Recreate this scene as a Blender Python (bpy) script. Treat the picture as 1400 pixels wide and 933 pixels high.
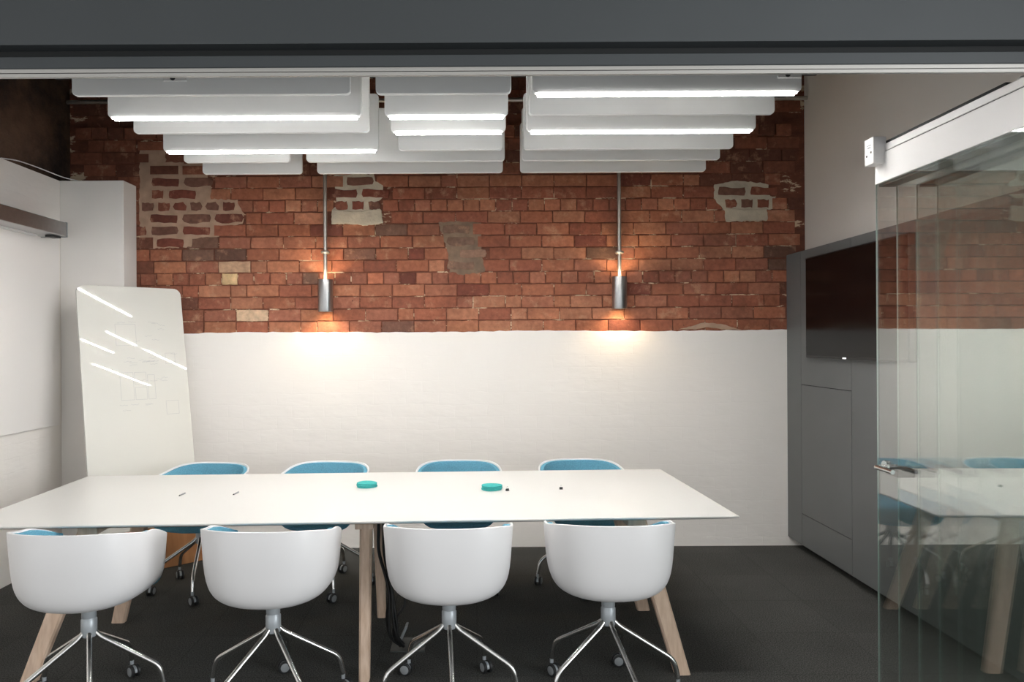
import bpy, bmesh, math, random
from mathutils import Vector, Matrix
R = random.Random(7)
PI = math.pi
for o in list(bpy.data.objects):
    bpy.data.objects.remove(o)
SC = bpy.context.scene
COL = SC.collection

# ------------------------------------------------------------------ camera
F_PX, CX, CY, CAMZ, ROLL = 1000.0, 650.0, 468.0, 1.60, 0.0055
cam_d = bpy.data.cameras.new('camera')
cam = bpy.data.objects.new('camera', cam_d)
COL.objects.link(cam)
cam_d.sensor_width = 36.0
cam_d.lens = 36.0 * F_PX / 1400.0
cam_d.shift_x = (700.0 - CX) / 1400.0
cam_d.shift_y = (CY - 466.5) / 1400.0
cam_d.clip_start = 0.05
cam.matrix_world = Matrix.Translation((0, 0, CAMZ)) @ Matrix.Rotation(PI / 2, 4, 'X') @ Matrix.Rotation(-ROLL, 4, 'Z')
SC.camera = cam

# ------------------------------------------------------------------ world, large lights, exposure
w = bpy.data.worlds.new('world')
SC.world = w
w.use_nodes = True
w.node_tree.nodes['Background'].inputs[0].default_value = (0.97, 0.985, 1.0, 1)
w.node_tree.nodes['Background'].inputs[1].default_value = 0.40
ld = bpy.data.lights.new('corridor_daylight', 'AREA')
ld.shape = 'RECTANGLE'; ld.size = 3.0; ld.size_y = 1.8; ld.energy = 95; ld.color = (0.93, 0.97, 1.0)
lo = bpy.data.objects.new('corridor_daylight', ld)
COL.objects.link(lo)
lo.location = (5.0, 0.2, 1.9)
lo.rotation_euler = (Vector((5.0, 0.2, 1.9)) - Vector((0.3, 3.2, 1.3))).to_track_quat('Z', 'Y').to_euler()
SC.view_settings.view_transform = 'Standard'
SC.view_settings.look = 'None'
SC.view_settings.gamma = 1.0
SC.view_settings.use_curve_mapping = False
SC.view_settings.exposure = 1.78
SC.cycles.transparent_max_bounces = 48
SC.cycles.max_bounces = 14
LED_STRENGTH = 62.0
SPOT_W = 1.6

# ------------------------------------------------------------------ helpers
def srgb(r, g, b):
    f = lambda c: ((c / 255 + 0.055) / 1.055) ** 2.4 if c > 10 else c / 255 / 12.92
    return (f(r), f(g), f(b), 1)

def mat(name, col=(0.8, 0.8, 0.8, 1), rough=0.5, metal=0.0, spec=0.5, noise=None, bump=None, coat=0.0):
    """noise=(scale, amount, detail)  bump=(scale, strength, distance)"""
    m = bpy.data.materials.new(name)
    m.use_nodes = True
    nt = m.node_tree
    b = nt.nodes['Principled BSDF']
    b.inputs['Base Color'].default_value = col
    b.inputs['Roughness'].default_value = rough
    b.inputs['Metallic'].default_value = metal
    b.inputs['Specular IOR Level'].default_value = spec
    if coat:
        b.inputs['Coat Weight'].default_value = coat
        b.inputs['Coat Roughness'].default_value = 0.05
    geo = nt.nodes.new('ShaderNodeTexCoord')
    if noise:
        n = nt.nodes.new('ShaderNodeTexNoise')
        n.inputs['Scale'].default_value = noise[0]
        n.inputs['Detail'].default_value = noise[2] if len(noise) > 2 else 4
        nt.links.new(geo.outputs['Object'], n.inputs['Vector'])
        mr = nt.nodes.new('ShaderNodeMapRange')
        mr.inputs['From Min'].default_value = 0.25; mr.inputs['From Max'].default_value = 0.75
        mr.inputs['To Min'].default_value = 1 - noise[1]; mr.inputs['To Max'].default_value = 1 + noise[1]
        nt.links.new(n.outputs['Fac'], mr.inputs['Value'])
        mx = nt.nodes.new('ShaderNodeMix'); mx.data_type = 'RGBA'; mx.blend_type = 'MULTIPLY'
        mx.inputs[0].default_value = 1.0
        mx.inputs[6].default_value = col
        nt.links.new(mr.outputs['Result'], mx.inputs[7])
        nt.links.new(mx.outputs[2], b.inputs['Base Color'])
    if bump:
        n2 = nt.nodes.new('ShaderNodeTexNoise')
        n2.inputs['Scale'].default_value = bump[0]
        n2.inputs['Detail'].default_value = 5
        nt.links.new(geo.outputs['Object'], n2.inputs['Vector'])
        bp = nt.nodes.new('ShaderNodeBump')
        bp.inputs['Strength'].default_value = bump[1]
        bp.inputs['Distance'].default_value = bump[2]
        nt.links.new(n2.outputs['Fac'], bp.inputs['Height'])
        nt.links.new(bp.outputs['Normal'], b.inputs['Normal'])
    return m

class MB:
    def __init__(s): s.v = []; s.f = []
    def add(s, vs, fs):
        o = len(s.v); s.v += [tuple(p) for p in vs]; s.f += [tuple(i + o for i in f) for f in fs]
        return s
    def box(s, x0, x1, y0, y1, z0, z1):
        return s.add([(x0,y0,z0),(x1,y0,z0),(x1,y1,z0),(x0,y1,z0),(x0,y0,z1),(x1,y0,z1),(x1,y1,z1),(x0,y1,z1)],
              [(0,3,2,1),(4,5,6,7),(0,1,5,4),(1,2,6,5),(2,3,7,6),(3,0,4,7)])
    def prism(s, poly, y0, y1):
        """poly: (x,z) counter-clockwise seen from -Y; extruded y0..y1"""
        n = len(poly)
        vs = [(x, y0, z) for x, z in poly] + [(x, y1, z) for x, z in poly]
        fs = [tuple(range(n)), tuple(range(2*n-1, n-1, -1))]
        for i in range(n):
            j = (i + 1) % n
            fs.append((j, i, i + n, j + n))
        return s.add(vs, fs)
    def lathe(s, prof, seg=20, c=(0,0,0), axis='Z'):
        """prof: list of (r, h); closed with caps where r>0"""
        vs = []; fs = []
        for r, h in prof:
            for k in range(seg):
                a = 2*PI*k/seg
                p = (r*math.cos(a), r*math.sin(a), h)
                if axis == 'X': p = (p[2], p[0], p[1])
                if axis == 'Y': p = (p[1], p[2], p[0])
                vs.append((p[0]+c[0], p[1]+c[1], p[2]+c[2]))
        for i in range(len(prof)-1):
            for k in range(seg):
                k2 = (k+1) % seg
                fs.append((i*seg+k, i*seg+k2, (i+1)*seg+k2, (i+1)*seg+k))
        fs.append(tuple(range(seg-1, -1, -1)))
        fs.append(tuple(range((len(prof)-1)*seg, len(prof)*seg)))
        return s.add(vs, fs)
    def tube(s, pts, r, seg=10):
        pts = [Vector(p) for p in pts]
        rr = r if isinstance(r, (list, tuple)) else [r]*len(pts)
        vs = []; fs = []
        up = None
        for i, p in enumerate(pts):
            t = (pts[min(i+1, len(pts)-1)] - pts[max(i-1, 0)]).normalized()
            if up is None:
                up = Vector((0,0,1)) if abs(t.z) < 0.9 else Vector((1,0,0))
            a = (up - t*up.dot(t)).normalized(); b = t.cross(a); up = a
            for k in range(seg):
                q = 2*PI*k/seg
                vs.append(p + (a*math.cos(q) + b*math.sin(q))*rr[i])
        for i in range(len(pts)-1):
            for k in range(seg):
                k2 = (k+1) % seg
                fs.append((i*seg+k, i*seg+k2, (i+1)*seg+k2, (i+1)*seg+k))
        fs.append(tuple(range(seg-1, -1, -1)))
        fs.append(tuple(range((len(pts)-1)*seg, len(pts)*seg)))
        return s.add(vs, fs)
    def hexa(s, bot, top):
        """two quads (4 points each, same winding, counter-clockwise from above)"""
        return s.add(list(bot)+list(top), [(0,3,2,1),(4,5,6,7),(0,1,5,4),(1,2,6,5),(2,3,7,6),(3,0,4,7)])
    def mesh(s, name, m, smooth=False, bevel=0.0, seg=2, auto=False):
        me = bpy.data.meshes.new(name)
        me.from_pydata(s.v, [], s.f)
        bm = bmesh.new(); bm.from_mesh(me)
        bmesh.ops.recalc_face_normals(bm, faces=bm.faces)
        if bevel:
            es = [e for e in bm.edges if len(e.link_faces) == 2 and e.calc_face_angle(0) > 0.5]
            bmesh.ops.bevel(bm, geom=es, offset=bevel, segments=seg, profile=0.5, affect='EDGES', clamp_overlap=True)
        bm.to_mesh(me); bm.free()
        if smooth:
            me.polygons.foreach_set('use_smooth', [True]*len(me.polygons))
            try: me.set_sharp_from_angle(angle=0.7)
            except Exception: pass
        if m: me.materials.append(m)
        return me
    def build(s, name, m, parent=None, **k):
        return link(name, s.mesh(name, m, **k), parent)

def link(name, me, parent=None):
    o = bpy.data.objects.new(name, me)
    COL.objects.link(o)
    if parent: o.parent = parent
    return o
def empty(name, loc=(0,0,0), rz=0.0):
    o = bpy.data.objects.new(name, None); COL.objects.link(o)
    o.location = loc; o.rotation_euler = (0,0,rz); o.empty_display_size = 0.1
    return o
def tag(o, label, cat, group=None):
    o['label'] = label; o['category'] = cat
    if group: o['group'] = group
    return o
def struct(o, label=None):
    o['kind'] = 'structure'
    if label: o['label'] = label; o['category'] = o.name.split('_')[0]
    return o
def copy_tree(o, parent=None):
    c = o.copy(); COL.objects.link(c); c.parent = parent
    for ch in list(o.children): copy_tree(ch, c)
    return c
def fillet(pts, rad, n=5):
    out = [Vector(pts[0])]
    for i in range(1, len(pts)-1):
        p = Vector(pts[i]); a = (Vector(pts[i-1])-p); b = (Vector(pts[i+1])-p)
        ra = min(rad, a.length*0.45, b.length*0.45)
        a = p + a.normalized()*ra; b = p + b.normalized()*ra
        for k in range(n+1):
            t = k/n
            out.append(a*(1-t)**2 + p*2*t*(1-t) + b*t*t)
    out.append(Vector(pts[-1]))
    return out

# ------------------------------------------------------------------ materials
M = {}
M['plaster'] = mat('grey_plaster', srgb(222,217,211), 0.9, noise=(1.5,0.03), bump=(40,0.15,0.003))
M['white_lining'] = mat('white_lining', srgb(242,238,233), 0.85, noise=(2,0.02), bump=(30,0.1,0.002))
M['white_panel'] = mat('white_wall_panel', srgb(244,240,236), 0.55)
M['baffle'] = mat('white_baffle', srgb(238,238,236), 0.75, bump=(60,0.05,0.001))
M['fascia'] = mat('charcoal_fascia', srgb(52,56,58), 0.6, noise=(3,0.05))
M['fascia_dark'] = mat('black_recess', srgb(18,20,20), 0.8)
M['track'] = mat('track_aluminium', srgb(168,166,162), 0.42, 0.6)
M['dark_steel'] = mat('dark_steel', srgb(70,72,70), 0.5, 0.4)
M['conduit'] = mat('galvanised_conduit', srgb(190,188,182), 0.35, 0.85, noise=(20,0.08))
M['panel_grey'] = mat('grey_laminate', srgb(98,100,100), 0.42, spec=0.35, noise=(4,0.04))
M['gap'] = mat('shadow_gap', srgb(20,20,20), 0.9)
M['ceiling'] = mat('dark_ceiling', srgb(40,36,33), 0.95, noise=(3,0.25))
M['chair_shell'] = mat('chair_shell_white', srgb(224,223,223), 0.36, spec=0.45)
M['fabric'] = mat('teal_blue_wool', srgb(100,156,178), 0.95, spec=0.1, noise=(140,0.18,2), bump=(500,0.3,0.001))
M['chrome'] = mat('polished_aluminium', srgb(214,214,212), 0.22, 1.0)
M['collar'] = mat('grey_collar', srgb(172,178,182), 0.4, 0.3)
M['black_plastic'] = mat('black_plastic', srgb(34,35,36), 0.5)
M['caster_grey'] = mat('grey_caster_disc', srgb(138,142,144), 0.45)
M['table_top'] = mat('white_laminate', srgb(214,213,209), 0.28, spec=0.4)
M['oak_none'] = None
M['teal_felt'] = mat('teal_felt', srgb(70,170,166), 0.95, spec=0.1, noise=(90,0.15))
M['cable'] = mat('black_cable', srgb(22,22,22), 0.5)
M['metal_brushed'] = mat('brushed_aluminium', srgb(176,176,176), 0.33, 1.0, noise=(30,0.06))
M['white_alu'] = mat('white_powder_coat', srgb(228,226,224), 0.45)
M['rail_under'] = mat('rail_underside_grey', srgb(120,124,120), 0.5, 0.2)
M['whiteboard'] = mat('whiteboard_enamel', srgb(226,224,216), 0.02, spec=0.4)
M['ink'] = mat('pale_grey_marker', srgb(196,195,192), 0.5)
M['screen'] = mat('tv_screen', srgb(7,6,7), 0.16, spec=0.22)
M['bezel'] = mat('tv_bezel', srgb(16,16,17), 0.4)
M['cream_mortar'] = mat('cream_mortar', srgb(196,184,164), 0.95, noise=(9,0.22), bump=(35,0.8,0.006))
M['pink_mortar'] = mat('pinkish_mortar', srgb(178,148,126), 0.95, noise=(10,0.22), bump=(35,0.8,0.006))
M['grey_mortar'] = mat('grey_mortar', srgb(134,112,94), 0.95, noise=(12,0.3), bump=(35,0.8,0.006))

def wood(name, c1, c2, scale=9):
    m = bpy.data.materials.new(name); m.use_nodes = True; nt = m.node_tree
    b = nt.nodes['Principled BSDF']; b.inputs['Roughness'].default_value = 0.55
    tc = nt.nodes.new('ShaderNodeTexCoord'); mp = nt.nodes.new('ShaderNodeMapping')
    mp.inputs['Scale'].default_value = (scale*6, scale*6, scale*0.5)
    n = nt.nodes.new('ShaderNodeTexNoise'); n.inputs['Scale'].default_value = 1.0; n.inputs['Detail'].default_value = 6
    cr = nt.nodes.new('ShaderNodeValToRGB')
    cr.color_ramp.elements[0].position = 0.3; cr.color_ramp.elements[0].color = c1
    cr.color_ramp.elements[1].position = 0.7; cr.color_ramp.elements[1].color = c2
    nt.links.new(tc.outputs['Object'], mp.inputs['Vector']); nt.links.new(mp.outputs['Vector'], n.inputs['Vector'])
    nt.links.new(n.outputs['Fac'], cr.inputs['Fac']); nt.links.new(cr.outputs['Color'], b.inputs['Base Color'])
    return m
M['oak'] = wood('soaped_oak', srgb(208,178,152), srgb(230,204,182))
M['plywood'] = wood('brown_plywood', srgb(150,100,58), srgb(172,120,74), 5)

def emis(name, col, s):
    m = bpy.data.materials.new(name); m.use_nodes = True; nt = m.node_tree
    b = nt.nodes['Principled BSDF']
    b.inputs['Base Color'].default_value = (0.8,0.8,0.8,1)
    b.inputs['Emission Color'].default_value = col
    b.inputs['Emission Strength'].default_value = s
    return m
M['led'] = emis('led_diffuser', (1.0, 0.985, 0.96, 1), LED_STRENGTH)
M['lip'] = emis('led_diffuser_lip', (1.0, 0.985, 0.96, 1), 3.0)
M['warm_led'] = emis('warm_lamp_lens', (1.0, 0.72, 0.40, 1), 6.0)
M['tv_led'] = emis('tv_logo_light', (1, 1, 1, 1), 0.6)

def glass_mat():
    m = bpy.data.materials.new('clear_glass'); m.use_nodes = True; nt = m.node_tree
    nt.nodes.remove(nt.nodes['Principled BSDF'])
    out = nt.nodes['Material Output']
    tr = nt.nodes.new('ShaderNodeBsdfTransparent'); tr.inputs['Color'].default_value = (0.95, 0.972, 0.962, 1)
    gl = nt.nodes.new('ShaderNodeBsdfGlossy'); gl.inputs['Roughness'].default_value = 0.0
    gl.inputs['Color'].default_value = (1, 1, 1, 1)
    g = nt.nodes.new('ShaderNodeNewGeometry')
    mr = nt.nodes.new('ShaderNodeMapRange')          # Fresnel node inverts the index on back faces; keep it the same on both
    mr.inputs['To Min'].default_value = 2.1; mr.inputs['To Max'].default_value = 1/2.1
    nt.links.new(g.outputs['Backfacing'], mr.inputs['Value'])
    fr = nt.nodes.new('ShaderNodeFresnel'); nt.links.new(mr.outputs['Result'], fr.inputs['IOR'])
    mx = nt.nodes.new('ShaderNodeMixShader')
    nt.links.new(fr.outputs['Fac'], mx.inputs['Fac'])
    nt.links.new(tr.outputs[0], mx.inputs[1]); nt.links.new(gl.outputs[0], mx.inputs[2])
    nt.links.new(mx.outputs[0], out.inputs['Surface'])
    return m
M['glass'] = glass_mat()
M['glass_edge'] = mat('polished_glass_edge', srgb(150,168,160), 0.2)

def carpet_mat():
    m = mat('charcoal_carpet', srgb(58,57,54), 1.0, spec=0.05, bump=(420,0.6,0.004)); nt = m.node_tree
    b = nt.nodes['Principled BSDF']
    tc = nt.nodes.new('ShaderNodeTexCoord')
    n1 = nt.nodes.new('ShaderNodeTexNoise'); n1.inputs['Scale'].default_value = 160; n1.inputs['Detail'].default_value = 3
    n2 = nt.nodes.new('ShaderNodeTexNoise'); n2.inputs['Scale'].default_value = 2.2
    br = nt.nodes.new('ShaderNodeTexBrick')
    br.offset = 0.0; br.inputs['Scale'].default_value = 1.0
    br.inputs['Brick Width'].default_value = 0.5; br.inputs['Row Height'].default_value = 0.5
    br.inputs['Mortar Size'].default_value = 0.004
    br.inputs['Color1'].default_value = (0.95,0.95,0.95,1); br.inputs['Color2'].default_value = (1.06,1.06,1.06,1)
    br.inputs['Mortar'].default_value = (0.86,0.86,0.86,1)
    for n in (n1, n2, br): nt.links.new(tc.outputs['Object'], n.inputs['Vector'])
    cr = nt.nodes.new('ShaderNodeValToRGB')
    cr.color_ramp.elements[0].position = 0.35; cr.color_ramp.elements[0].color = srgb(54,54,53)
    cr.color_ramp.elements[1].position = 0.68; cr.color_ramp.elements[1].color = srgb(98,98,95)
    nt.links.new(n1.outputs['Fac'], cr.inputs['Fac'])
    mx = nt.nodes.new('ShaderNodeMix'); mx.data_type = 'RGBA'; mx.blend_type = 'MULTIPLY'; mx.inputs[0].default_value = 1
    nt.links.new(cr.outputs['Color'], mx.inputs[6]); nt.links.new(br.outputs['Color'], mx.inputs[7])
    mr = nt.nodes.new('ShaderNodeMapRange'); mr.inputs['To Min'].default_value = 0.8; mr.inputs['To Max'].default_value = 1.2
    nt.links.new(n2.outputs['Fac'], mr.inputs['Value'])
    m2 = nt.nodes.new('ShaderNodeMix'); m2.data_type = 'RGBA'; m2.blend_type = 'MULTIPLY'; m2.inputs[0].default_value = 1
    nt.links.new(mx.outputs[2], m2.inputs[6]); nt.links.new(mr.outputs['Result'], m2.inputs[7])
    nt.links.new(m2.outputs[2], b.inputs['Base Color'])
    return m
M['carpet'] = carpet_mat()

def painted_brick_mat():
    m = mat('white_painted_brick', srgb(246,241,235), 0.6, spec=0.3); nt = m.node_tree
    b = nt.nodes['Principled BSDF']
    g = nt.nodes.new('ShaderNodeNewGeometry')
    sx = nt.nodes.new('ShaderNodeSeparateXYZ'); nt.links.new(g.outputs['Position'], sx.inputs[0])
    ad = nt.nodes.new('ShaderNodeMath'); ad.operation = 'ADD'           # run along x on the back wall, along y on the left one
    nt.links.new(sx.outputs['X'], ad.inputs[0]); nt.links.new(sx.outputs['Y'], ad.inputs[1])
    cb = nt.nodes.new('ShaderNodeCombineXYZ'); nt.links.new(ad.outputs[0], cb.inputs['X']); nt.links.new(sx.outputs['Z'], cb.inputs['Y'])
    nz = nt.nodes.new('ShaderNodeTexNoise'); nz.inputs['Scale'].default_value = 5; nz.inputs['Detail'].default_value = 5
    nt.links.new(g.outputs['Position'], nz.inputs['Vector'])
    va = nt.nodes.new('ShaderNodeVectorMath'); va.operation = 'MULTIPLY_ADD'
    va.inputs[1].default_value = (0.05,0.05,0.05)
    nt.links.new(nz.outputs['Color'], va.inputs[0]); nt.links.new(cb.outputs[0], va.inputs[2])
    br = nt.nodes.new('ShaderNodeTexBrick'); br.inputs['Scale'].default_value = 1
    br.inputs['Brick Width'].default_value = 0.253; br.inputs['Row Height'].default_value = 0.095
    br.inputs['Mortar Size'].default_value = 0.006; br.inputs['Mortar Smooth'].default_value = 0.8
    nt.links.new(va.outputs[0], br.inputs['Vector'])
    st = nt.nodes.new('ShaderNodeMapping'); st.inputs['Scale'].default_value = (4.5,4.5,11)
    nt.links.new(g.outputs['Position'], st.inputs['Vector'])
    n2 = nt.nodes.new('ShaderNodeTexNoise'); n2.inputs['Scale'].default_value = 1.0; n2.inputs['Detail'].default_value = 6
    nt.links.new(st.outputs[0], n2.inputs['Vector'])
    mm = nt.nodes.new('ShaderNodeMath'); mm.operation = 'MULTIPLY_ADD'; mm.inputs[1].default_value = -0.06
    nt.links.new(br.outputs['Fac'], mm.inputs[0]); nt.links.new(n2.outputs['Fac'], mm.inputs[2])
    bp = nt.nodes.new('ShaderNodeBump'); bp.inputs['Strength'].default_value = 0.32; bp.inputs['Distance'].default_value = 0.014
    nt.links.new(mm.outputs[0], bp.inputs['Height']); nt.links.new(bp.outputs['Normal'], b.inputs['Normal'])
    return m
M['painted'] = painted_brick_mat()

def brick_mat(name, source):
    m = bpy.data.materials.new(name); m.use_nodes = True; nt = m.node_tree
    b = nt.nodes['Principled BSDF']; b.inputs['Roughness'].default_value = 0.82; b.inputs['Specular IOR Level'].default_value = 0.3
    g = nt.nodes.new('ShaderNodeNewGeometry')
    if source == 'object':
        oi = nt.nodes.new('ShaderNodeObjectInfo'); col = oi.outputs['Color']
    else:
        cr = nt.nodes.new('ShaderNodeValToRGB'); e = cr.color_ramp.elements
        e[0].position = 0.0; e[0].color = srgb(96,60,48); e[1].position = 1.0; e[1].color = srgb(148,92,70)
        nt.links.new(g.outputs['Random Per Island'], cr.inputs['Fac']); col = cr.outputs['Color']
    def noise(scale, det=5, rough=0.6):
        n = nt.nodes.new('ShaderNodeTexNoise'); n.inputs['Scale'].default_value = scale
        n.inputs['Detail'].default_value = det; n.inputs['Roughness'].default_value = rough
        nt.links.new(g.outputs['Position'], n.inputs['Vector']); return n
    def rng(src, a, bb, c, d):
        r = nt.nodes.new('ShaderNodeMapRange')
        for k, v in zip(('From Min','From Max','To Min','To Max'), (a, bb, c, d)): r.inputs[k].default_value = v
        nt.links.new(src, r.inputs['Value']); return r.outputs['Result']
    def mix(fac, a, bcol, mode='MIX'):
        x = nt.nodes.new('ShaderNodeMix'); x.data_type = 'RGBA'; x.blend_type = mode
        if hasattr(fac, 'links'): nt.links.new(fac, x.inputs[0])
        else: x.inputs[0].default_value = fac
        nt.links.new(a, x.inputs[6])
        if hasattr(bcol, 'links'): nt.links.new(bcol, x.inputs[7])
        else: x.inputs[7].default_value = bcol
        return x.outputs[2]
    c = mix(1.0, col, rng(noise(28).outputs['Fac'], 0.25, 0.75, 0.72, 1.28), 'MULTIPLY')
    c = mix(rng(noise(2.6, 6).outputs['Fac'], 0.52, 0.72, 0, 0.55), c, srgb(84,48,36))          # old soot blotches
    c = mix(rng(noise(9, 8, 0.7).outputs['Fac'], 0.56, 0.72, 0, 0.7), c, srgb(196,150,120))     # lime bloom
    c = mix(rng(noise(34, 4, 0.5).outputs['Fac'], 0.72, 0.76, 0, 0.8), c, srgb(60,34,26))       # pits
    nt.links.new(c, b.inputs['Base Color'])
    bp = nt.nodes.new('ShaderNodeBump'); bp.inputs['Strength'].default_value = 0.6; bp.inputs['Distance'].default_value = 0.004
    nt.links.new(noise(45, 6).outputs['Fac'], bp.inputs['Height']); nt.links.new(bp.outputs['Normal'], b.inputs['Normal'])
    return m
M['brick'] = brick_mat('old_red_brick', 'object')
M['brick_far'] = brick_mat('sooty_red_brick', 'island')

def joint_mat():
    m = mat('brick_joint_mortar', srgb(96,58,44), 0.95); nt = m.node_tree; b = nt.nodes['Principled BSDF']
    g = nt.nodes.new('ShaderNodeNewGeometry')
    mp = nt.nodes.new('ShaderNodeMapping'); mp.inputs['Scale'].default_value = (3.2,3.2,7)
    nt.links.new(g.outputs['Position'], mp.inputs['Vector'])
    n = nt.nodes.new('ShaderNodeTexNoise'); n.inputs['Scale'].default_value = 1.6; n.inputs['Detail'].default_value = 8; n.inputs['Roughness'].default_value = 0.7
    nt.links.new(mp.outputs[0], n.inputs['Vector'])
    cr = nt.nodes.new('ShaderNodeValToRGB'); e = cr.color_ramp.elements
    e[0].position = 0.3; e[0].color = srgb(84,50,38); e[1].position = 0.56; e[1].color = srgb(122,72,54)
    x = e.new(0.595); x.color = srgb(214,190,160)
    nt.links.new(n.outputs['Fac'], cr.inputs['Fac']); nt.links.new(cr.outputs['Color'], b.inputs['Base Color'])
    return m
M['joint'] = joint_mat()

def sooty_mat():
    m = mat('sooty_plaster', srgb(54,40,32), 0.95, bump=(14,0.9,0.02)); nt = m.node_tree; b = nt.nodes['Principled BSDF']
    g = nt.nodes.new('ShaderNodeNewGeometry')
    n = nt.nodes.new('ShaderNodeTexNoise'); n.inputs['Scale'].default_value = 2.3; n.inputs['Detail'].default_value = 9; n.inputs['Roughness'].default_value = 0.65
    nt.links.new(g.outputs['Position'], n.inputs['Vector'])
    cr = nt.nodes.new('ShaderNodeValToRGB'); e = cr.color_ramp.elements
    e[0].position = 0.35; e[0].color = srgb(34,24,19); e[1].position = 0.72; e[1].color = srgb(112,84,66)
    nt.links.new(n.outputs['Fac'], cr.inputs['Fac']); nt.links.new(cr.outputs['Color'], b.inputs['Base Color'])
    return m
M['sooty'] = sooty_mat()

# ------------------------------------------------------------------ room shell
YB = 5.71            # face of the bricks on the back wall
XR, XL = 2.58, -3.16
CEIL = 3.90
LINE = 1.683         # top of the white paint
o = MB().box(-3.5, 2.9, -3.0, 6.0, -0.12, 0.0).build('floor', M['carpet']); struct(o, 'charcoal carpet floor running under the table'); o['category'] = 'floor'
o = MB().box(XL-0.2, XR+0.2, 2.25, 6.0, CEIL, CEIL+0.1).build('ceiling', M['ceiling']); struct(o)
o = MB().box(-3.5, 2.9, -3.0, 2.24, 3.05, 3.15).build('ceiling', M['white_lining']); struct(o)  # unseen corridor ceiling, added to keep overhead world light off the header
wl = MB().box(XL-0.15, XL, 2.3, YB+0.2, 2.5, CEIL).build('wall_left', M['sooty']); struct(wl, 'dark sooty plaster wall above the white lining'); wl['category'] = 'wall'
wr = MB().box(XR, XR+0.15, 1.5, YB+0.2, 0, CEIL).build('wall_right', M['plaster']); struct(wr, 'pale grey plaster wall above the dark media panel'); wr['category'] = 'wall'
# white lining on the left and the boxed pier in the corner
wl2 = MB().box(XL-0.15, -3.12, 1.5, YB, 0, 2.83).mesh('wall_left_lining', M['painted'])
wl2 = struct(link('wall_left_lining', wl2), 'white painted lower wall on the screen side'); wl2['category'] = 'wall'
pier = MB().box(-3.119, -2.64, 5.50, YB-0.002, 0, 2.832).build('wall_pier', M['white_lining'], bevel=0.004)
struct(pier, 'white boxed pier beside the exposed brick'); pier['category'] = 'wall'

# back wall: mortar core, bricks one by one above the paint line, painted part below
wb = MB().box(XL-0.15, XR+0.15, YB+0.008, YB+0.22, 0, CEIL).build('wall_back', M['joint'])
struct(wb, 'exposed red brick wall over a white painted lower half'); wb['category'] = 'wall'
top = []
n = 120
x0, x1 = XL, XR
for i in range(n+1):
    x = x1 + (x0-x1)*i/n
    top.append((x, LINE + 0.004*math.sin(x*3.1) + R.uniform(-0.004, 0.004)))
pp = MB().prism([(x0, 0), (x1, 0)] + top, YB-0.006, YB+0.01).build('painted_brickwork', M['painted'], wb)

# zones of repaired brickwork (world x, z)
def in_poly(x, z, P):
    c = False; j = len(P)-1
    for i in range(len(P)):
        if (P[i][1] > z) != (P[j][1] > z) and x < (P[j][0]-P[i][0])*(z-P[i][1])/(P[j][1]-P[i][1]) + P[i][0]: c = not c
        j = i
    return c
def P(px, py): return ((px-CX)*YB/F_PX, CAMZ + (CY-py - (px-CX)*ROLL)*YB/F_PX)
ZONES = {
 'pink': [P(*q) for q in ((192,196),(228,196),(228,222),(284,222),(284,240),(290,258),(288,272),(325,274),(334,292),(332,306),(302,310),(300,324),(264,326),(262,338),(192,340))],
 'cream': [P(*q) for q in ((458,239),(512,238),(514,248),(524,254),(526,268),(518,276),(520,286),(524,292),(524,304),(500,309),(470,306),(454,306),(455,286),(462,280))],
 'cream2': [P(*q) for q in ((978,252),(1004,248),(1028,249),(1052,252),(1053,268),(1062,269),(1062,284),(1050,287),(1049,302),(994,303),(990,285),(977,272))],
 'grey': [P(*q) for q in ((600,304),(632,303),(658,304),(660,352),(664,372),(634,376),(616,372),(612,340))],
}
zone_mat = {'pink': 'pink_mortar', 'cream': 'cream_mortar', 'cream2': 'cream_mortar', 'grey': 'grey_mortar'}
def rough_poly(Pn, step=0.02, amp=0.006):
    out = []
    for i in range(len(Pn)):
        a = Vector(Pn[i]); b = Vector(Pn[(i+1) % len(Pn)])
        k = max(1, int((b-a).length/step))
        for j in range(k):
            q = a + (b-a)*j/k
            out.append((q.x + R.uniform(-amp, amp), q.y + R.uniform(-amp, amp)))
    return out
def ccw(Pn):
    s = sum(Pn[i][0]*Pn[(i+1)%len(Pn)][1] - Pn[(i+1)%len(Pn)][0]*Pn[i][1] for i in range(len(Pn)))
    return Pn if s > 0 else Pn[::-1]
for zn, Pn in ZONES.items():
    o = MB().prism(ccw(rough_poly(Pn)), YB-0.0015, YB+0.012).build('mortar_patch', M[zone_mat[zn]], wb)
    o['label'] = {'pink': 'wide pinkish mortar between old bricks', 'cream': 'cream mortar patch', 'cream2': 'cream mortar patch', 'grey': 'grey mortar patch'}[zn]
# thick plaster slabs at the foot of the two cream patches, and a lump over the old arch
for poly in (((455,287),(488,290),(522,286),(525,305),(500,309),(478,305),(454,307)),
             ((991,285),(1020,287),(1049,286),(1050,302),(1020,301),(993,303))):
    MB().prism(ccw(rough_poly([P(*q) for q in poly], 0.015, 0.004)), YB-0.009, YB+0.01).build('plaster_slab', M['cream_mortar'], wb, bevel=0.003, seg=1)
arch = [P(*q) for q in ((928,450.5),(945,446),(962,441),(985,443),(1003,448),(1014,451),(990,451),(968,447.5),(950,451))]
MB().prism(ccw(rough_poly(arch, 0.02, 0.003)), YB-0.010, YB+0.01).build('plaster_lump', M['pink_mortar'], wb, bevel=0.003, seg=1)

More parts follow.
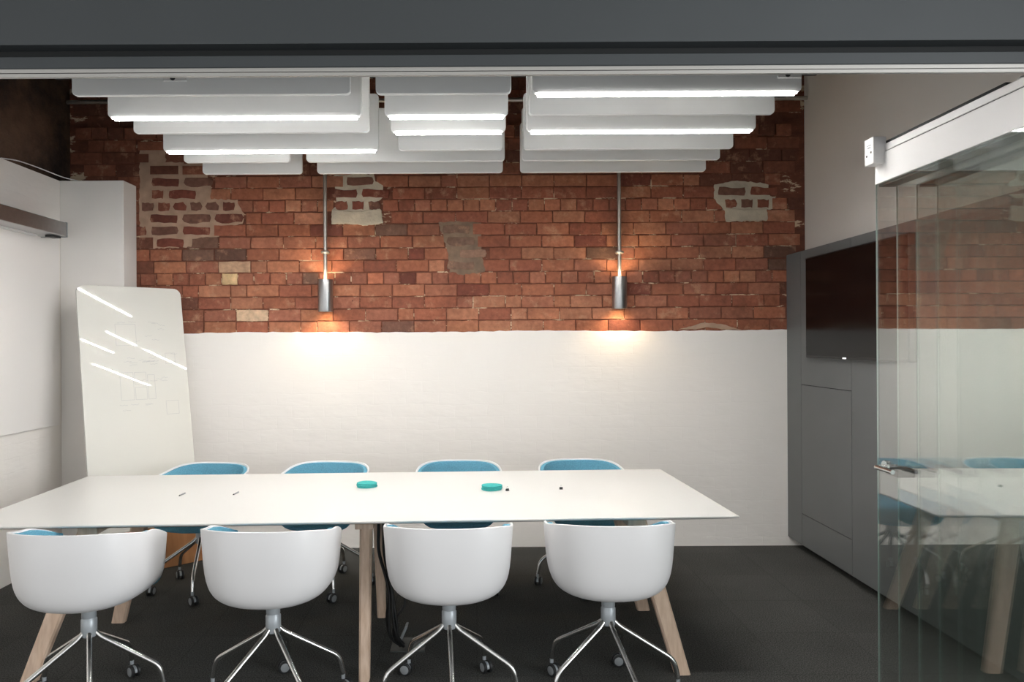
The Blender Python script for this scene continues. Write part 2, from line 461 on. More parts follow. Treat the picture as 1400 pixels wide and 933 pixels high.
REDS = [srgb(*c) for c in ((164,104,78),(158,98,73),(168,110,82),(152,92,70),(160,103,80),(170,114,87),(150,95,75),(146,88,68))]
DARK = [srgb(110,80,66), srgb(98,70,58), srgb(122,82,66), srgb(116,86,72)]
OLD = [srgb(126,70,56), srgb(112,64,52), srgb(134,80,62), srgb(120,84,70)]
GREYB = [srgb(150,116,98), srgb(128,100,84), srgb(160,120,98)]
def brick_mesh(L, H, jit, round_=0.0):
    """front face towards -Y, slightly uneven outline; origin in the middle of the front face"""
    k = 4
    def ring(ins, y):
        pts = []
        for a, b in (((-1,-1),(1,-1)), ((1,-1),(1,1)), ((1,1),(-1,1)), ((-1,1),(-1,-1))):
            m = k if a[1] == b[1] else 2
            for i in range(m):
                t = i/m
                u = a[0]+(b[0]-a[0])*t; v = a[1]+(b[1]-a[1])*t
                pts.append((u, v, i == 0))
        return pts
    base = ring(0, 0)
    off = [(R.uniform(-jit, jit), R.uniform(-jit, jit)) for _ in base]
    vs = []
    for ins, y in ((0.0, 0.03), (0.0, 0.003), (0.003, 0.0)):
        for (u, v, corner), d in zip(base, off):
            q = (1 - round_) if corner else 1.0
            vs.append((u*(L/2-ins)*q + d[0], y, v*(H/2-ins)*q + d[1]))
    nn = len(base); fs = []
    for r in range(2):
        for i in range(nn):
            j = (i+1) % nn
            fs.append((r*nn+i, r*nn+j, (r+1)*nn+j, (r+1)*nn+i))
    fs.append(tuple(range(2*nn, 3*nn)))
    return MB().add(vs, fs)
STR = [brick_mesh(0.2445, 0.0868, 0.0022).mesh('brick', M['brick']) for _ in range(8)]
HDR = [brick_mesh(0.1185, 0.0868, 0.002).mesh('brick', M['brick']) for _ in range(6)]
OLDS = [brick_mesh(0.218, 0.066, 0.007, 0.08).mesh('brick', M['brick']) for _ in range(5)]
OLDH = [brick_mesh(0.096, 0.064, 0.007, 0.10).mesh('brick', M['brick']) for _ in range(5)]
CH = 0.0948
cands = []
k = 0
z = LINE + 0.040
while z < CEIL - 0.04:
    header = (k % 6 == 4)
    x = XL + (0.06 if header else (0.127 if k % 2 else 0.0)) + R.uniform(-0.03, 0.03)
    while x < XR + 0.05:
        kind = 'H' if header or R.random() < 0.10 else 'S'
        L = 0.1265 if kind == 'H' else 0.2525
        xc = x + L/2
        if xc + L/2 > XR + 0.0: break
        if xc - L/2 > XL:
            cands.append((xc, z + R.uniform(-0.0015, 0.0015), kind, L))
        x += L
    z += CH; k += 1
VIS_TOP = 2.93
SLABS = [(P(455,287), P(524,307)), (P(991,285), P(1050,303))]
one, rest = [], []
for c in cands:
    xc, zc, kind, L = c
    hid = xc < -2.62 or xc > 2.42 or (zc > VIS_TOP + 0.03 and not (xc < -2.1 and zc < 3.2) and not (1.86 < xc and zc < 3.1))
    if any(a[0]+0.03 < xc < b[0]-0.03 and b[1] < zc < a[1] for a, b in SLABS): continue
    (rest if hid else one).append(c)
def rank(c):
    x_, z_ = c[0], c[1]
    zone_ = any(in_poly(x_, z_, Pn) for Pn in ZONES.values())
    if x_ < -2.2 and z_ < 1.98: return 3            # behind the whiteboard
    return 0 if zone_ or z_ < 2.9 else 1
one.sort(key=rank)
while len(one) > 298: rest.append(one.pop())
print('bricks one by one', len(one), 'joined', len(rest))
cream_spots = [(P(325,383), srgb(232,200,150)), (P(325,366), srgb(196,160,130)), (P(326,433), srgb(206,176,146)),
               (P(415,298), srgb(178,120,94)), (P(1000,212), srgb(146,120,104)), (P(512,384), srgb(176,108,80))]
for xc, zc, kind, L in one:
    zone = next((zn for zn, Pn in ZONES.items() if in_poly(xc, zc, Pn)), None)
    dy = R.uniform(-0.0025, 0.002)
    if zone in ('pink', 'cream', 'cream2'):
        me = R.choice(OLDS if kind == 'S' else OLDH); col = R.choice(OLD); dy = -0.004
    else:
        me = R.choice(STR if kind == 'S' else HDR)
        if zone == 'grey':
            col = R.choice(GREYB); dy = -0.003
            me = R.choice(OLDS if kind == 'S' else HDR)
        else:
            col = R.choice(REDS)
            px = CX + xc*F_PX/YB; py = CY - (zc-CAMZ)*F_PX/YB
            if 255 < px < 325 and 322 < py < 395 and R.random() < 0.75: col = R.choice(DARK)
            elif R.random() < 0.02: col = R.choice(DARK)
            elif R.random() < 0.05: col = R.choice(OLD)
            f = R.uniform(0.86, 1.12); col = (col[0]*f, col[1]*f, col[2]*f, 1)
    for (sx, sz), sc in cream_spots:
        if abs(sx-xc) < L/2 and abs(sz-zc) < CH/2: col = sc
    b = link('brick', me, wb)
    b.location = (xc, YB + dy, zc)
    b.rotation_euler = (0, R.uniform(-0.006, 0.006), 0)
    b.color = col
mb = MB()
for xc, zc, kind, L in rest:
    proud = 0.03 if abs(zc - 3.2) < CH/2 else 0.0
    y = YB + R.uniform(-0.002, 0.002) - proud
    h = 0.0868/2; l = L/2 - 0.004
    if any(in_poly(xc, zc, Pn) for Pn in ZONES.values()): y = YB - 0.005; h = 0.033; l -= 0.013
    mb.box(xc-l, xc+l, y, YB+0.03, zc-h, zc+h)
o = mb.build('brick', M['brick_far'], wb); o['kind'] = 'stuff'

# ------------------------------------------------------------------ front header with the partition track
hd = empty('trim_1', (0, 2.24, 2.437)); struct(hd, 'charcoal header beam with an aluminium partition track'); hd['category'] = 'beam'
XA, XB = XL-0.15, XR+0.15
def hb(name, y0, y1, z0, z1, m, **k):
    return MB().box(XA, XB, y0-2.24, y1-2.24, z0-2.437, z1-2.437).build(name, M[m], hd, **k)
hb('fascia', 2.24, 2.33, 2.518, CEIL+0.1, 'fascia')
hb('recess', 2.290, 2.33, 2.480, 2.518, 'fascia_dark')
hb('beam', 2.265, 2.31, 2.455, 2.492, 'fascia', bevel=0.002, seg=1)
hb('track', 2.270, 2.283, 2.443, 2.455, 'track')
hb('track_slot', 2.274, 2.283, 2.4405, 2.443, 'fascia_dark')
hb('track', 2.270, 2.283, 2.430, 2.4405, 'track')

# steel channel and conduit across the top of the back wall
ch = MB().box(-3.14, XR-0.01, 5.46, 5.50, 3.60, 3.70).box(-3.14, XR-0.01, 5.40, 5.50, 3.59, 3.60).build('ceiling_beam', M['dark_steel'])
ch['kind'] = 'structure'; ch['label'] = 'dark steel channel behind the hanging baffles'; ch['category'] = 'beam'
cd = MB().tube([(-3.15, 5.66, 3.475), (2.575, 5.66, 3.475)], 0.016, 12).build('conduit', M['conduit'], smooth=True)
tag(cd, 'long horizontal metal conduit high on the brick wall', 'pipe')

# ------------------------------------------------------------------ media panel and television on the right
mp = empty('media_panel', (2.43, 2.9, 0.0)); tag(mp, 'dark grey floating media wall panel holding the television', 'wall panel')
Y0, Y1 = 0.0, 2.80
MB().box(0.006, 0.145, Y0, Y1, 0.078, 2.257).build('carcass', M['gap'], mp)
def sheet(name, y0, y1, z0, z1):
    g = 0.0016
    return MB().box(0.0, 0.0058, y0+g, y1-g, z0+g, z1-g).build(name, M['panel_grey'], mp)
ya, yb_, za, zb_ = 4.73-2.9, 5.46-2.9, 0.306, 1.27
sheet('panel_sheet', Y0, ya, 0.075, 2.26); sheet('panel_sheet', yb_, Y1, 0.075, 2.26)
sheet('panel_sheet', ya, yb_, 0.075, za); sheet('panel_sheet', ya, yb_, zb_, 2.26)
h_ = sheet('access_door', ya+0.0015, yb_-0.0015, za+0.0015, zb_-0.0015)
MB().box(0.0, 0.145, Y1, Y1+0.006, 0.075, 2.26).box(0.0, 0.145, Y0-0.006, Y0, 0.075, 2.26).box(0.0, 0.145, Y0, Y1, 2.258, 2.264).box(0.004, 0.145, Y0, Y1, 0.070, 0.078).build('edge_band', M['panel_grey'], mp)
tv = empty('television', (2.425, 4.64, 1.475)); tag(tv, 'black flat television mounted on the dark grey panel', 'television')
MB().box(-0.045, -0.008, -0.63, 0.63, 0.0, 0.715).build('housing', M['bezel'], tv, bevel=0.003)
MB().box(-0.0465, -0.0445, -0.620, 0.620, 0.016, 0.705).build('screen', M['screen'], tv)
MB().box(-0.047, -0.0445, 0.06, 0.10, 0.003, 0.011).build('logo_bar', M['tv_led'], tv)
MB().box(-0.012, 0.004, -0.2, 0.2, 0.2, 0.5).build('wall_mount', M['bezel'], tv)

# ------------------------------------------------------------------ left wall: writing panel and housing above it
sp = MB().box(-3.120, -3.105, 2.6, 5.46, 1.00, 2.40).build('trim_2', M['white_panel'], bevel=0.002, seg=1); struct(sp, 'smooth white wall panel beneath the grey screen housing'); sp['category'] = 'panel'
sh = empty('screen_housing', (-3.12, 3.9, 2.37)); tag(sh, 'long grey metal screen housing on the white wall', 'screen housing')
MB().box(0.0, 0.20, -1.3, 1.33, 0.0, 0.100).build('casing', M['metal_brushed'], sh, bevel=0.004)
MB().box(0.0, 0.202, 1.33, 1.345, -0.004, 0.104).build('end_cap', M['caster_grey'], sh, bevel=0.003)
MB().box(0.10, 0.16, 1.24, 1.33, -0.012, 0.0).build('bracket', M['black_plastic'], sh)
MB().box(0.02, 0.06, -1.28, 1.22, -0.010, 0.0).build('screen_bar', M['white_alu'], sh)
pts = [(-3.14, 4.85, 2.838), (-3.13, 5.0, 2.862), (-3.125, 5.2, 2.868), (-3.06, 5.45, 2.842), (-2.99, 5.56, 2.838)]
cb = MB().tube(fillet(pts, 0.12), 0.004, 6).build('cable', M['white_alu'], smooth=True); tag(cb, 'thin pale cable lying on top of the white lining', 'cable')

# ------------------------------------------------------------------ hanging acoustic baffles
BZ, BH, BT = 2.75, 0.34, 0.026
ROWY = [3.38, 3.71, 3.99, 4.37, 4.64, 4.96]
ordn = ['first', 'second', 'third', 'fourth', 'fifth', 'sixth']
def baffle(xa, xb, y, lit, label, plate=None):
    t = empty('acoustic_baffle', ((xa+xb)/2, y, BZ)); tag(t, label, 'acoustic baffle', 'white acoustic baffles hanging over the table')
    l = (xb-xa)/2; r = 0.022
    poly = []
    for cx, cz, a0 in ((l-r, r, -90), (l-r, BH-r, 0), (-l+r, BH-r, 90), (-l+r, r, 180)):
        for i in range(5):
            a = math.radians(a0 + 22.5*i); poly.append((cx + r*math.cos(a), cz + r*math.sin(a)))
    MB().prism(poly, 0, BT).build('felt_body', M['baffle'], t, bevel=0.003, seg=1)
    if lit:
        MB().box(-l+0.026, l-0.026, 0.004, BT-0.004, -0.006, 0.0005).build('led_strip', M['led'], t)
        for ya_ in (-0.004, BT-0.001):
            MB().box(-l+0.024, l-0.024, ya_, ya_+0.005, -0.0095, 0.0005).build('diffuser_lip', M['lip'], t)
    for sx in (-1, 1):
        MB().tube([(sx*(l-0.18), BT/2, BH), (sx*(l-0.18), BT/2, CEIL-BZ)], 0.0015, 5).build('suspension_wire', M['conduit'], t)
    if plate is not None:
        p = MB().box(plate-0.055, plate+0.055, -0.006, 0.0, 0.062, 0.092).build('sensor_plate', M['white_alu'], t, bevel=0.003)
        MB().lathe([(0.012, -0.009), (0.012, -0.004)], 12, (plate-0.01, 0, 0.077), 'Y').build('sensor_eye', M['black_plastic'], p)
    return t
for i, y in enumerate(ROWY):
    long_left = i < 4
    xl = (-1.86, -0.572) if long_left else (-1.845, -1.17)
    xm = (-0.455, 0.172) if long_left else (-1.068, 0.193)
    xr = (0.27 + 0.008*i, 1.515 + 0.011*i)
    lit = {'l': i in (1, 3), 'm': i in (1, 2), 'r': i in (0, 2)}
    where = ordn[i] + ' row counted from the glass front'
    baffle(*xl, y, lit['l'], ('lit ' if lit['l'] else 'unlit ') + 'white baffle on the lining side, ' + where, -0.83 - sum(xl)/2 - 0.55 if i == 0 else None)
    baffle(*xm, y, lit['m'], ('lit ' if lit['m'] else 'unlit ') + 'white baffle in the middle bay, ' + where)
    baffle(*xr, y, lit['r'], ('lit ' if lit['r'] else 'unlit ') + 'white baffle on the television side, ' + where, 0.565 if i == 0 else None)

# ------------------------------------------------------------------ wall lamps
def wall_lamp(px, pyt, pyb, label):
    x, zt = P(px, pyt); zb2 = P(px, pyb)[1]
    t = empty('wall_lamp', (x, YB-0.085, zb2)); tag(t, label, 'wall lamp', 'up and down wall lamps')
    h = zt - zb2; r = 0.057
    MB().lathe([(r-0.010, 0.012), (r-0.006, 0.004), (r-0.001, 0.0), (r, 0.004), (r, h-0.004), (r-0.001, h), (r-0.006, h-0.004), (r-0.010, h-0.012)], 32).build('lamp_body', M['metal_brushed'], t, smooth=True)
    MB().lathe([(r-0.012, 0.008), (r-0.012, 0.0119)], 24).build('lower_lens', M['warm_led'], t)
    MB().lathe([(r-0.012, h-0.0119), (r-0.012, h-0.008)], 24).build('upper_lens', M['warm_led'], t)
    MB().box(-0.02, 0.02, r-0.004, 0.082, h*0.35, h*0.65).build('mounting_bracket', M['dark_steel'], t)
    MB().tube([(0, 0.0, h-0.01), (0, 0.0, 3.475-zb2)], 0.0145, 12).build('conduit_rod', M['conduit'], t, smooth=True)
    zc = P(px, 347)[1] - zb2
    MB().lathe([(0.024, zc-0.012), (0.034, zc-0.006), (0.034, zc+0.006), (0.024, zc+0.012)], 16).box(-0.012, 0.012, 0.02, 0.080, zc-0.008, zc+0.008).build('conduit_clip', M['conduit'], t, smooth=True)
    for up in (0, 1):
        l = bpy.data.lights.new('lamp_light', 'SPOT'); l.energy = SPOT_W; l.color = (1.0, 0.76, 0.45)
        l.spot_size = math.radians(146); l.spot_blend = 0.45; l.shadow_soft_size = 0.025
        lo = bpy.data.objects.new('lamp_light', l); COL.objects.link(lo); lo.parent = t
        lo.location = (0, -0.03, h+0.008) if up else (0, -0.03, -0.008)
        lo.rotation_euler = (PI, 0, 0) if up else (0, 0, 0)
    return t
wall_lamp(448.5, 384, 427, 'brushed metal wall lamp on the conduit beside the cream mortar patch')
wall_lamp(844.5, 380, 423, 'brushed metal wall lamp on the conduit towards the television side')

# ------------------------------------------------------------------ leaning whiteboard
wbd = empty('whiteboard', (-2.55, 4.88, 0.0)); tag(wbd, 'tall white rounded board with faint sketches leaning against the brick wall', 'whiteboard')
wbd.rotation_euler = (Matrix.Rotation(math.radians(43.0), 3, 'Z') @ Matrix.Rotation(math.radians(-11.3), 3, 'X')).to_euler()
W_, H_ = 0.735, 2.065
rr = 0.055; poly = [(0, 0.30), (W_, 0.30)]
for cx, a0 in ((W_-rr, 0), (rr, 90)):
    for i in range(7):
        a = math.radians(a0 + 15*i); poly.append((cx + rr*math.cos(a), H_-rr + rr*math.sin(a)))
bd = MB().prism(poly, 0, 0.022).build('board', M['whiteboard'], wbd, bevel=0.003)
MB().box(0.0, W_, 0.0, 0.022, 0.006, 0.298).build('plywood_base', M['plywood'], wbd, bevel=0.002)
def stroke(mb, x0, z0, x1, z1, wd=0.0025):
    d = Vector((x1-x0, z1-z0)); q = Vector((-d.y, d.x)).normalized()*wd/2
    mb.add([(x0+q.x, -0.0012, z0+q.y), (x0-q.x, -0.0012, z0-q.y), (x1-q.x, -0.0012, z1-q.y), (x1+q.x, -0.0012, z1+q.y)], [(0,1,2,3)])
sk = MB()
def rect(x, z, a, b):
    stroke(sk, x, z, x+a, z); stroke(sk, x, z-b, x+a, z-b); stroke(sk, x, z, x, z-b); stroke(sk, x+a, z, x+a, z-b)
for x, z, a, b in ((0.24,1.78,0.14,0.16),(0.25,1.42,0.09,0.20),(0.35,1.42,0.08,0.09),(0.35,1.31,0.08,0.09),(0.58,1.56,0.07,0.08),(0.56,1.20,0.09,0.10),(0.44,1.40,0.05,0.18)):
    rect(x, z, a, b)
for i in range(26):
    x = R.uniform(0.22, 0.5); z = R.choice((1.79,1.70,1.66,1.53,1.50,1.47,1.19,1.14,1.36)) + R.uniform(-0.01,0.01)
    for j in range(3): stroke(sk, x+0.018*j, z+R.uniform(-.005,.005), x+0.018*(j+1), z+R.uniform(-.005,.005))
for i in range(8):
    x = R.uniform(0.47, 0.64); z = R.choice((1.78,1.75,1.55,1.38,1.36)) + R.uniform(-0.01,0.01)
    for j in range(3): stroke(sk, x+0.016*j, z+R.uniform(-.006,.006), x+0.016*(j+1), z+R.uniform(-.006,.006))
o = sk.build('marker_sketch', M['ink'], bd); o['kind'] = 'stuff'

# ------------------------------------------------------------------ table
TY = 0.038
tb = empty('meeting_table', (-0.605, 4.08, 0.0), TY); tag(tb, 'long white meeting table on splayed pale oak legs', 'table')
TL, TW, TT = 3.68, 1.30, 0.76
hl, hw = TL/2, TW/2
b0 = [(-hl+0.05,-hw+0.05,TT-0.024),(hl-0.05,-hw+0.05,TT-0.024),(hl-0.05,hw-0.05,TT-0.024),(-hl+0.05,hw-0.05,TT-0.024)]
b1 = [(-hl,-hw,TT-0.008),(hl,-hw,TT-0.008),(hl,hw,TT-0.008),(-hl,hw,TT-0.008)]
b2 = [(x,y,TT) for x,y,_ in b1]
fs = [(0,3,2,1),(8,9,10,11)]
for a in (0,4):
    for i in range(4):
        j = (i+1)%4; fs.append((a+i, a+j, a+4+j, a+4+i))
MB().add(b0+b1+b2, fs).build('tabletop', M['table_top'], tb, bevel=0.0015, seg=1)
inv = Matrix.Rotation(-TY, 4, 'Z') @ Matrix.Translation((0.605, -4.08, 0))
def leg(foot, topp, wx, wy, taper=0.8):
    f = inv @ Vector((*foot, 0)); t = inv @ Vector((*topp, TT-0.026))
    q = lambda c, k: [c + Vector((sx*wx*k/2, sy*wy*k/2, 0)) for sx, sy in ((-1,-1),(1,-1),(1,1),(-1,1))]
    # chamfered section: eight corners
    def oct_(c, k):
        a, b, h = wx*k/2, wy*k/2, 0.011*k
        return [c+Vector(p) for p in ((-a+h,-b,0),(a-h,-b,0),(a,-b+h,0),(a,b-h,0),(a-h,b,0),(-a+h,b,0),(-a,b-h,0),(-a,-b+h,0))]
    A, B = oct_(f, taper), oct_(t, 1.0)
    n = 8
    fs = [tuple(range(n-1,-1,-1)), tuple(range(n, 2*n))] + [(i, (i+1)%n, n+(i+1)%n, n+i) for i in range(n)]
    return MB().add(A+B, fs).build('leg', M['oak'], tb)
leg((0.985,3.52), (0.79,3.64), 0.092, 0.060)
leg((-0.535,3.47), (-0.545,3.63), 0.062, 0.075)
leg((-2.10,3.41), (-1.87,3.56), 0.092, 0.060)
leg((0.99,4.36), (0.80,4.24), 0.092, 0.060)
leg((-0.555,4.27), (-0.56,4.16), 0.062, 0.060)
leg((-2.06,4.21), (-1.86,4.12), 0.092, 0.060)
for xx, ya2, yb2 in ((0.79,3.60,4.30),(-0.55,3.58,4.22),(-1.865,3.50,4.18)):
    a = inv @ Vector((xx, ya2, 0)); b = inv @ Vector((xx, yb2, 0))
    MB().box(a.x-0.045, a.x+0.045, a.y, b.y, TT-0.075, TT-0.024).build('cross_beam', M['oak'], tb, bevel=0.003)
MB().box(-1.25, 1.40, -0.03, 0.03, TT-0.07, TT-0.024).build('spine_beam', M['dark_steel'], tb)
MB().box(-0.35, 0.55, 0.10, 0.26, TT-0.085, TT-0.024).build('cable_tray', M['dark_steel'], tb)

# cable bundle dropping to a floor box
cbd = empty('cable_bundle', (-0.47, 3.78, 0.0)); tag(cbd, 'black power cables hanging from the table to the floor box', 'cable')
for i in range(7):
    dx = R.uniform(-0.035, 0.035); dy = R.uniform(-0.03, 0.05); e = R.uniform(-0.02, 0.02)
    pts = [(dx-0.01, dy, 0.675), (dx*1.1-0.012, dy, 0.52), (dx*0.6+0.012, dy*0.6, 0.40), (0.03+dx*0.4, dy*0.3, 0.30),
           (0.035+dx+e, dy, 0.17), (0.05+dx*1.3, dy, 0.06+0.02*i/7), (0.085+dx*0.4, dy+0.03, 0.020)]
    MB().tube(fillet(pts, 0.08, 4), 0.0065, 7).build('cable', M['cable'], cbd, smooth=True)
pts = [(0.03, 0, 0.36), (0.095, 0.01, 0.31), (0.10, 0.01, 0.24), (0.055, 0, 0.18), (0.03, 0, 0.10), (0.07, 0.02, 0.02)]
MB().tube(fillet(pts, 0.05, 5), 0.006, 7).build('cable', M['cable'], cbd, smooth=True)
fb = empty('floor_box', (-0.36, 3.86, 0.0)); tag(fb, 'grey floor socket box with its lid open under the table', 'floor box')
MB().box(-0.09, 0.09, -0.09, 0.09, 0.0, 0.008).build('frame', M['dark_steel'], fb, bevel=0.002)
MB().hexa([(-0.055,0.02,0.008),(-0.043,0.02,0.008),(-0.043,0.085,0.008),(-0.055,0.085,0.008)], [(-0.02,0.02,0.09),(-0.008,0.02,0.09),(-0.008,0.085,0.09),(-0.02,0.085,0.09)]).build('lid', M['caster_grey'], fb)

# coasters and small things on the table
def T(px, py):      # pixel -> point on the table top
    yy = (CAMZ-TT)*F_PX/(py-CY + (px-CX)*ROLL)
    return ((px-CX)*yy/F_PX, yy)
def coaster(x, y, z, rz, label, group, r=0.059):
    pts = []
    for i in range(28):
        a = 2*PI*i/28
        q = r*(1 + 0.045*math.cos(3*a))
        pts.append((q*math.cos(a), q*math.sin(a)*0.92))
    n = 28; h = 0.0085
    vs = [(px_, py_, 0.0006) for px_, py_ in pts] + [(px_, py_, h) for px_, py_ in pts]
    fs = [tuple(range(n-1,-1,-1)), tuple(range(n,2*n))] + [(i,(i+1)%n,n+(i+1)%n,n+i) for i in range(n)]
    o = MB().add(vs, fs).build('felt_coaster', M['teal_felt'], bevel=0.0018, seg=2)
    o.location = (x, y, z); o.rotation_euler = (0,0,rz)
    return tag(o, label, 'coaster', group)
for px, py, who in ((500, 666, 'in the stack nearer the cables'), (670.5, 669.5, 'in the stack nearer the tiny black clips')):
    x, y = T(px, py)
    for i, lv in enumerate(('bottom', 'middle', 'top')):
        coaster(x + R.uniform(-.003,.003), y + R.uniform(-.003,.003), TT + i*0.0088, R.uniform(-0.4, 0.4), lv + ' teal felt coaster ' + who, 'teal felt coasters stacked on the table')
def pencil(p0, p1, label):
    a = Vector((*T(*p0), 0)); b = Vector((*T(*p1), 0)); d = (b-a); L = d.length
    t = empty('pencil', (a.x, a.y, TT+0.0042), math.atan2(d.y, d.x)); tag(t, label, 'pencil', 'short pencils on the table')
    MB().lathe([(0.0038, 0.012), (0.0038, L)], 6, (0,0,0), 'X').build('barrel', M['caster_grey'], t)
    MB().lathe([(0.0006, 0.0), (0.0038, 0.012)], 6, (0,0,0), 'X').build('tip', M['black_plastic'], t)
pencil((243,679.5), (252,675.5), 'short pale grey pencil nearest the table end by the whiteboard')
pencil((317,678), (325,674), 'short pale grey pencil between the coasters and the whiteboard end')
def clip(px, py, label):
    x, y = T(px, py)
    t = empty('binder_clip', (x, y, TT), R.uniform(0, 1)); tag(t, label, 'clip', 'tiny black clips on the table')
    MB().hexa([(-.009,-.007,0.0005),(.009,-.007,0.0005),(.009,.007,0.0005),(-.009,.007,0.0005)], [(-.009,-.0015,.013),(.009,-.0015,.013),(.009,.0015,.013),(-.009,.0015,.013)]).build('clip_body', M['black_plastic'], t)
    MB().tube(fillet([(-.005,0,.012),(-.003,0,.024),(.003,0,.024),(.005,0,.012)], .004), 0.0008, 5).build('wire_handle', M['chrome'], t)
clip(692.5, 671.5, 'tiny black clip right beside a teal coaster stack')
clip(766, 669.5, 'tiny black clip lying alone on the white table')

# ------------------------------------------------------------------ chairs
def chair_sheet(a, b, yf, rim_d, zb0, fr_taper, fwd=0.0, droop=0.002, ns=44, nt_=14, nexp=5.8):
    """tub: outline round the back and along the arms, each rib rolled down and in to the seat line"""
    vs = []; fs = []
    def plan(s):
        q = abs(s); sg = 1 if s >= 0 else -1
        if q < 0.72:
            ph = q/0.72*PI/2
            e = 2/2.7
            return Vector((sg*a*math.sin(ph)**e if ph > 0 else 0.0, -b*max(math.cos(ph), 0)**e))
        t = (q-0.72)/0.28
        return Vector((sg*(a - fr_taper*t*t), yf*t))
    def rim(y):
        if y < 0: t = min(1, -y/0.27); return 0.787 + 0.040*t*t*(3-2*t) + rim_d
        t = min(1, y/0.19); return 0.787 - 0.064*t**1.25 + rim_d
    for i in range(ns+1):
        s = -1 + 2*i/ns
        p = plan(s)
        m = Vector((0, -0.045 + 0.255*abs(s)**1.3 + fwd*abs(s)**6))
        zr = rim(p.y); zb = zb0 + droop*abs(s)**6
        for j in range(nt_+1):
            ph = PI/2*j/nt_
            f = math.sin(ph)**(2/nexp); g = 1 - math.cos(ph)**(2/nexp) if j < nt_ else 1.0
            ff = f*(0.93 + 0.07*g)
            q = m + (p-m)*ff
            vs.append((q.x, q.y, zb + (zr-zb)*g + 0.004*(f*f)*(1-g)))
    w_ = nt_+1
    for i in range(ns):
        for j in range(nt_):
            fs.append((i*w_+j, (i+1)*w_+j, (i+1)*w_+j+1, i*w_+j+1))
    return vs, fs
def shell_mesh(name, m, args, thick, inward):
    vs, fs = chair_sheet(**args)
    me = bpy.data.meshes.new(name); me.from_pydata(vs, [], fs)
    bm = bmesh.new(); bm.from_mesh(me)
    bmesh.ops.remove_doubles(bm, verts=bm.verts, dist=0.0008)
    bmesh.ops.recalc_face_normals(bm, faces=bm.faces)
    # outward = away from the tub's middle
    c = sum(((f.calc_center_median() - Vector((0, 0, 0.62))).dot(f.normal) for f in bm.faces))
    if c < 0: bmesh.ops.reverse_faces(bm, faces=bm.faces)
    bm.to_mesh(me); bm.free()
    o = bpy.data.objects.new('tmp', me); COL.objects.link(o)
    md = o.modifiers.new('s', 'SOLIDIFY'); md.thickness = thick; md.offset = -1; md.use_rim = True
    bv = o.modifiers.new('b', 'BEVEL'); bv.width = min(0.004, thick*0.3); bv.segments = 2; bv.limit_method = 'ANGLE'; bv.angle_limit = 0.9
    dg = bpy.context.evaluated_depsgraph_get(); dg.update()
    me2 = bpy.data.meshes.new_from_object(o.evaluated_get(dg)); me2.name = name
    bpy.data.objects.remove(o)
    me2.polygons.foreach_set('use_smooth', [True]*len(me2.polygons))
    try: me2.set_sharp_from_angle(angle=0.9)
    except Exception: pass
    me2.materials.clear(); me2.materials.append(m)
    return me2
ME_SHELL = shell_mesh('shell', M['chair_shell'], dict(a=0.288, b=0.268, yf=0.185, rim_d=0.0, zb0=0.474, fr_taper=0.022), 0.011, True)
ME_PAD = shell_mesh('upholstery', M['fabric'], dict(a=0.2758, b=0.2558, yf=0.196, rim_d=-0.007, zb0=0.490, fr_taper=0.020, fwd=0.02, droop=-0.030), 0.026, True)
ME_PLATE = MB().lathe([(0.05, 0.446), (0.075, 0.452), (0.090, 0.468), (0.06, 0.480)], 20).mesh('swivel_plate', M['black_plastic'], smooth=True)
ME_COL = MB().lathe([(0.030, 0.318), (0.033, 0.324), (0.033, 0.392), (0.030, 0.396), (0.0290, 0.400), (0.0305, 0.403), (0.0305, 0.450)], 20).mesh('column', M['collar'], smooth=True)
ME_LEG = MB().tube(fillet([(0.018,0,0.342), (0.045,0,0.314), (0.292,0,0.164), (0.310,0,0.080)], 0.035, 6), 0.0115, 10).mesh('leg', M['chrome'], smooth=True)
def caster_meshes(sw):
    c = Vector((0.310, 0, 0)); d = Vector((math.cos(sw), math.sin(sw), 0)); s = Vector((-d.y, d.x, 0))
    ctr = c + d*0.016 + Vector((0,0,0.030))
    fork = MB().tube([(0.310,0,0.094), (0.310,0,0.058)], 0.009, 10)
    # hood between the wheels
    hood = []
    for i in range(9):
        a = math.radians(-10 + 200*i/8)
        hood.append(ctr + d*0.024*math.cos(a) + Vector((0,0,0.024*math.sin(a))))
    vs = [p - s*0.006 for p in hood] + [p + s*0.006 for p in hood]; n = 9
    fork.add(vs, [tuple(range(n)), tuple(range(2*n-1,n-1,-1))] + [(i+1, i, i+n, i+1+n) for i in range(n-1)] + [(0, n-1, 2*n-1, n)])
    wheels = []
    for sd in (-1, 1):
        mb = MB()
        prof = [(0.018, 0.0), (0.0285, 0.001), (0.030, 0.004), (0.030, 0.011), (0.027, 0.0135)]
        mbl = MB().lathe(prof, 20)
        vs = []
        for x, y, h in mbl.v:
            vs.append(ctr + d*x + Vector((0,0,y)) + s*sd*(0.008 + h))
        wheels.append((vs, mbl.f))
    caps = []
    for sd in (-1, 1):
        mbl = MB().lathe([(0.021, 0.0), (0.021, 0.0022), (0.017, 0.004)], 18)
        caps.append(([ctr + d*x + Vector((0,0,y)) + s*sd*(0.0205 + h) for x, y, h in mbl.v], mbl.f))
    f = fork.mesh('caster', M['collar'], smooth=True)
    ws = [MB().add(*wv).mesh('wheel', M['black_plastic'], smooth=True) for wv in wheels]
    cs = [MB().add(*cv).mesh('wheel_cap', M['caster_grey'], smooth=True) for cv in caps]
    return f, ws, cs
CASTERS = [caster_meshes(sw) for sw in (1.9, 2.9, 4.2, 0.6, 5.3)]
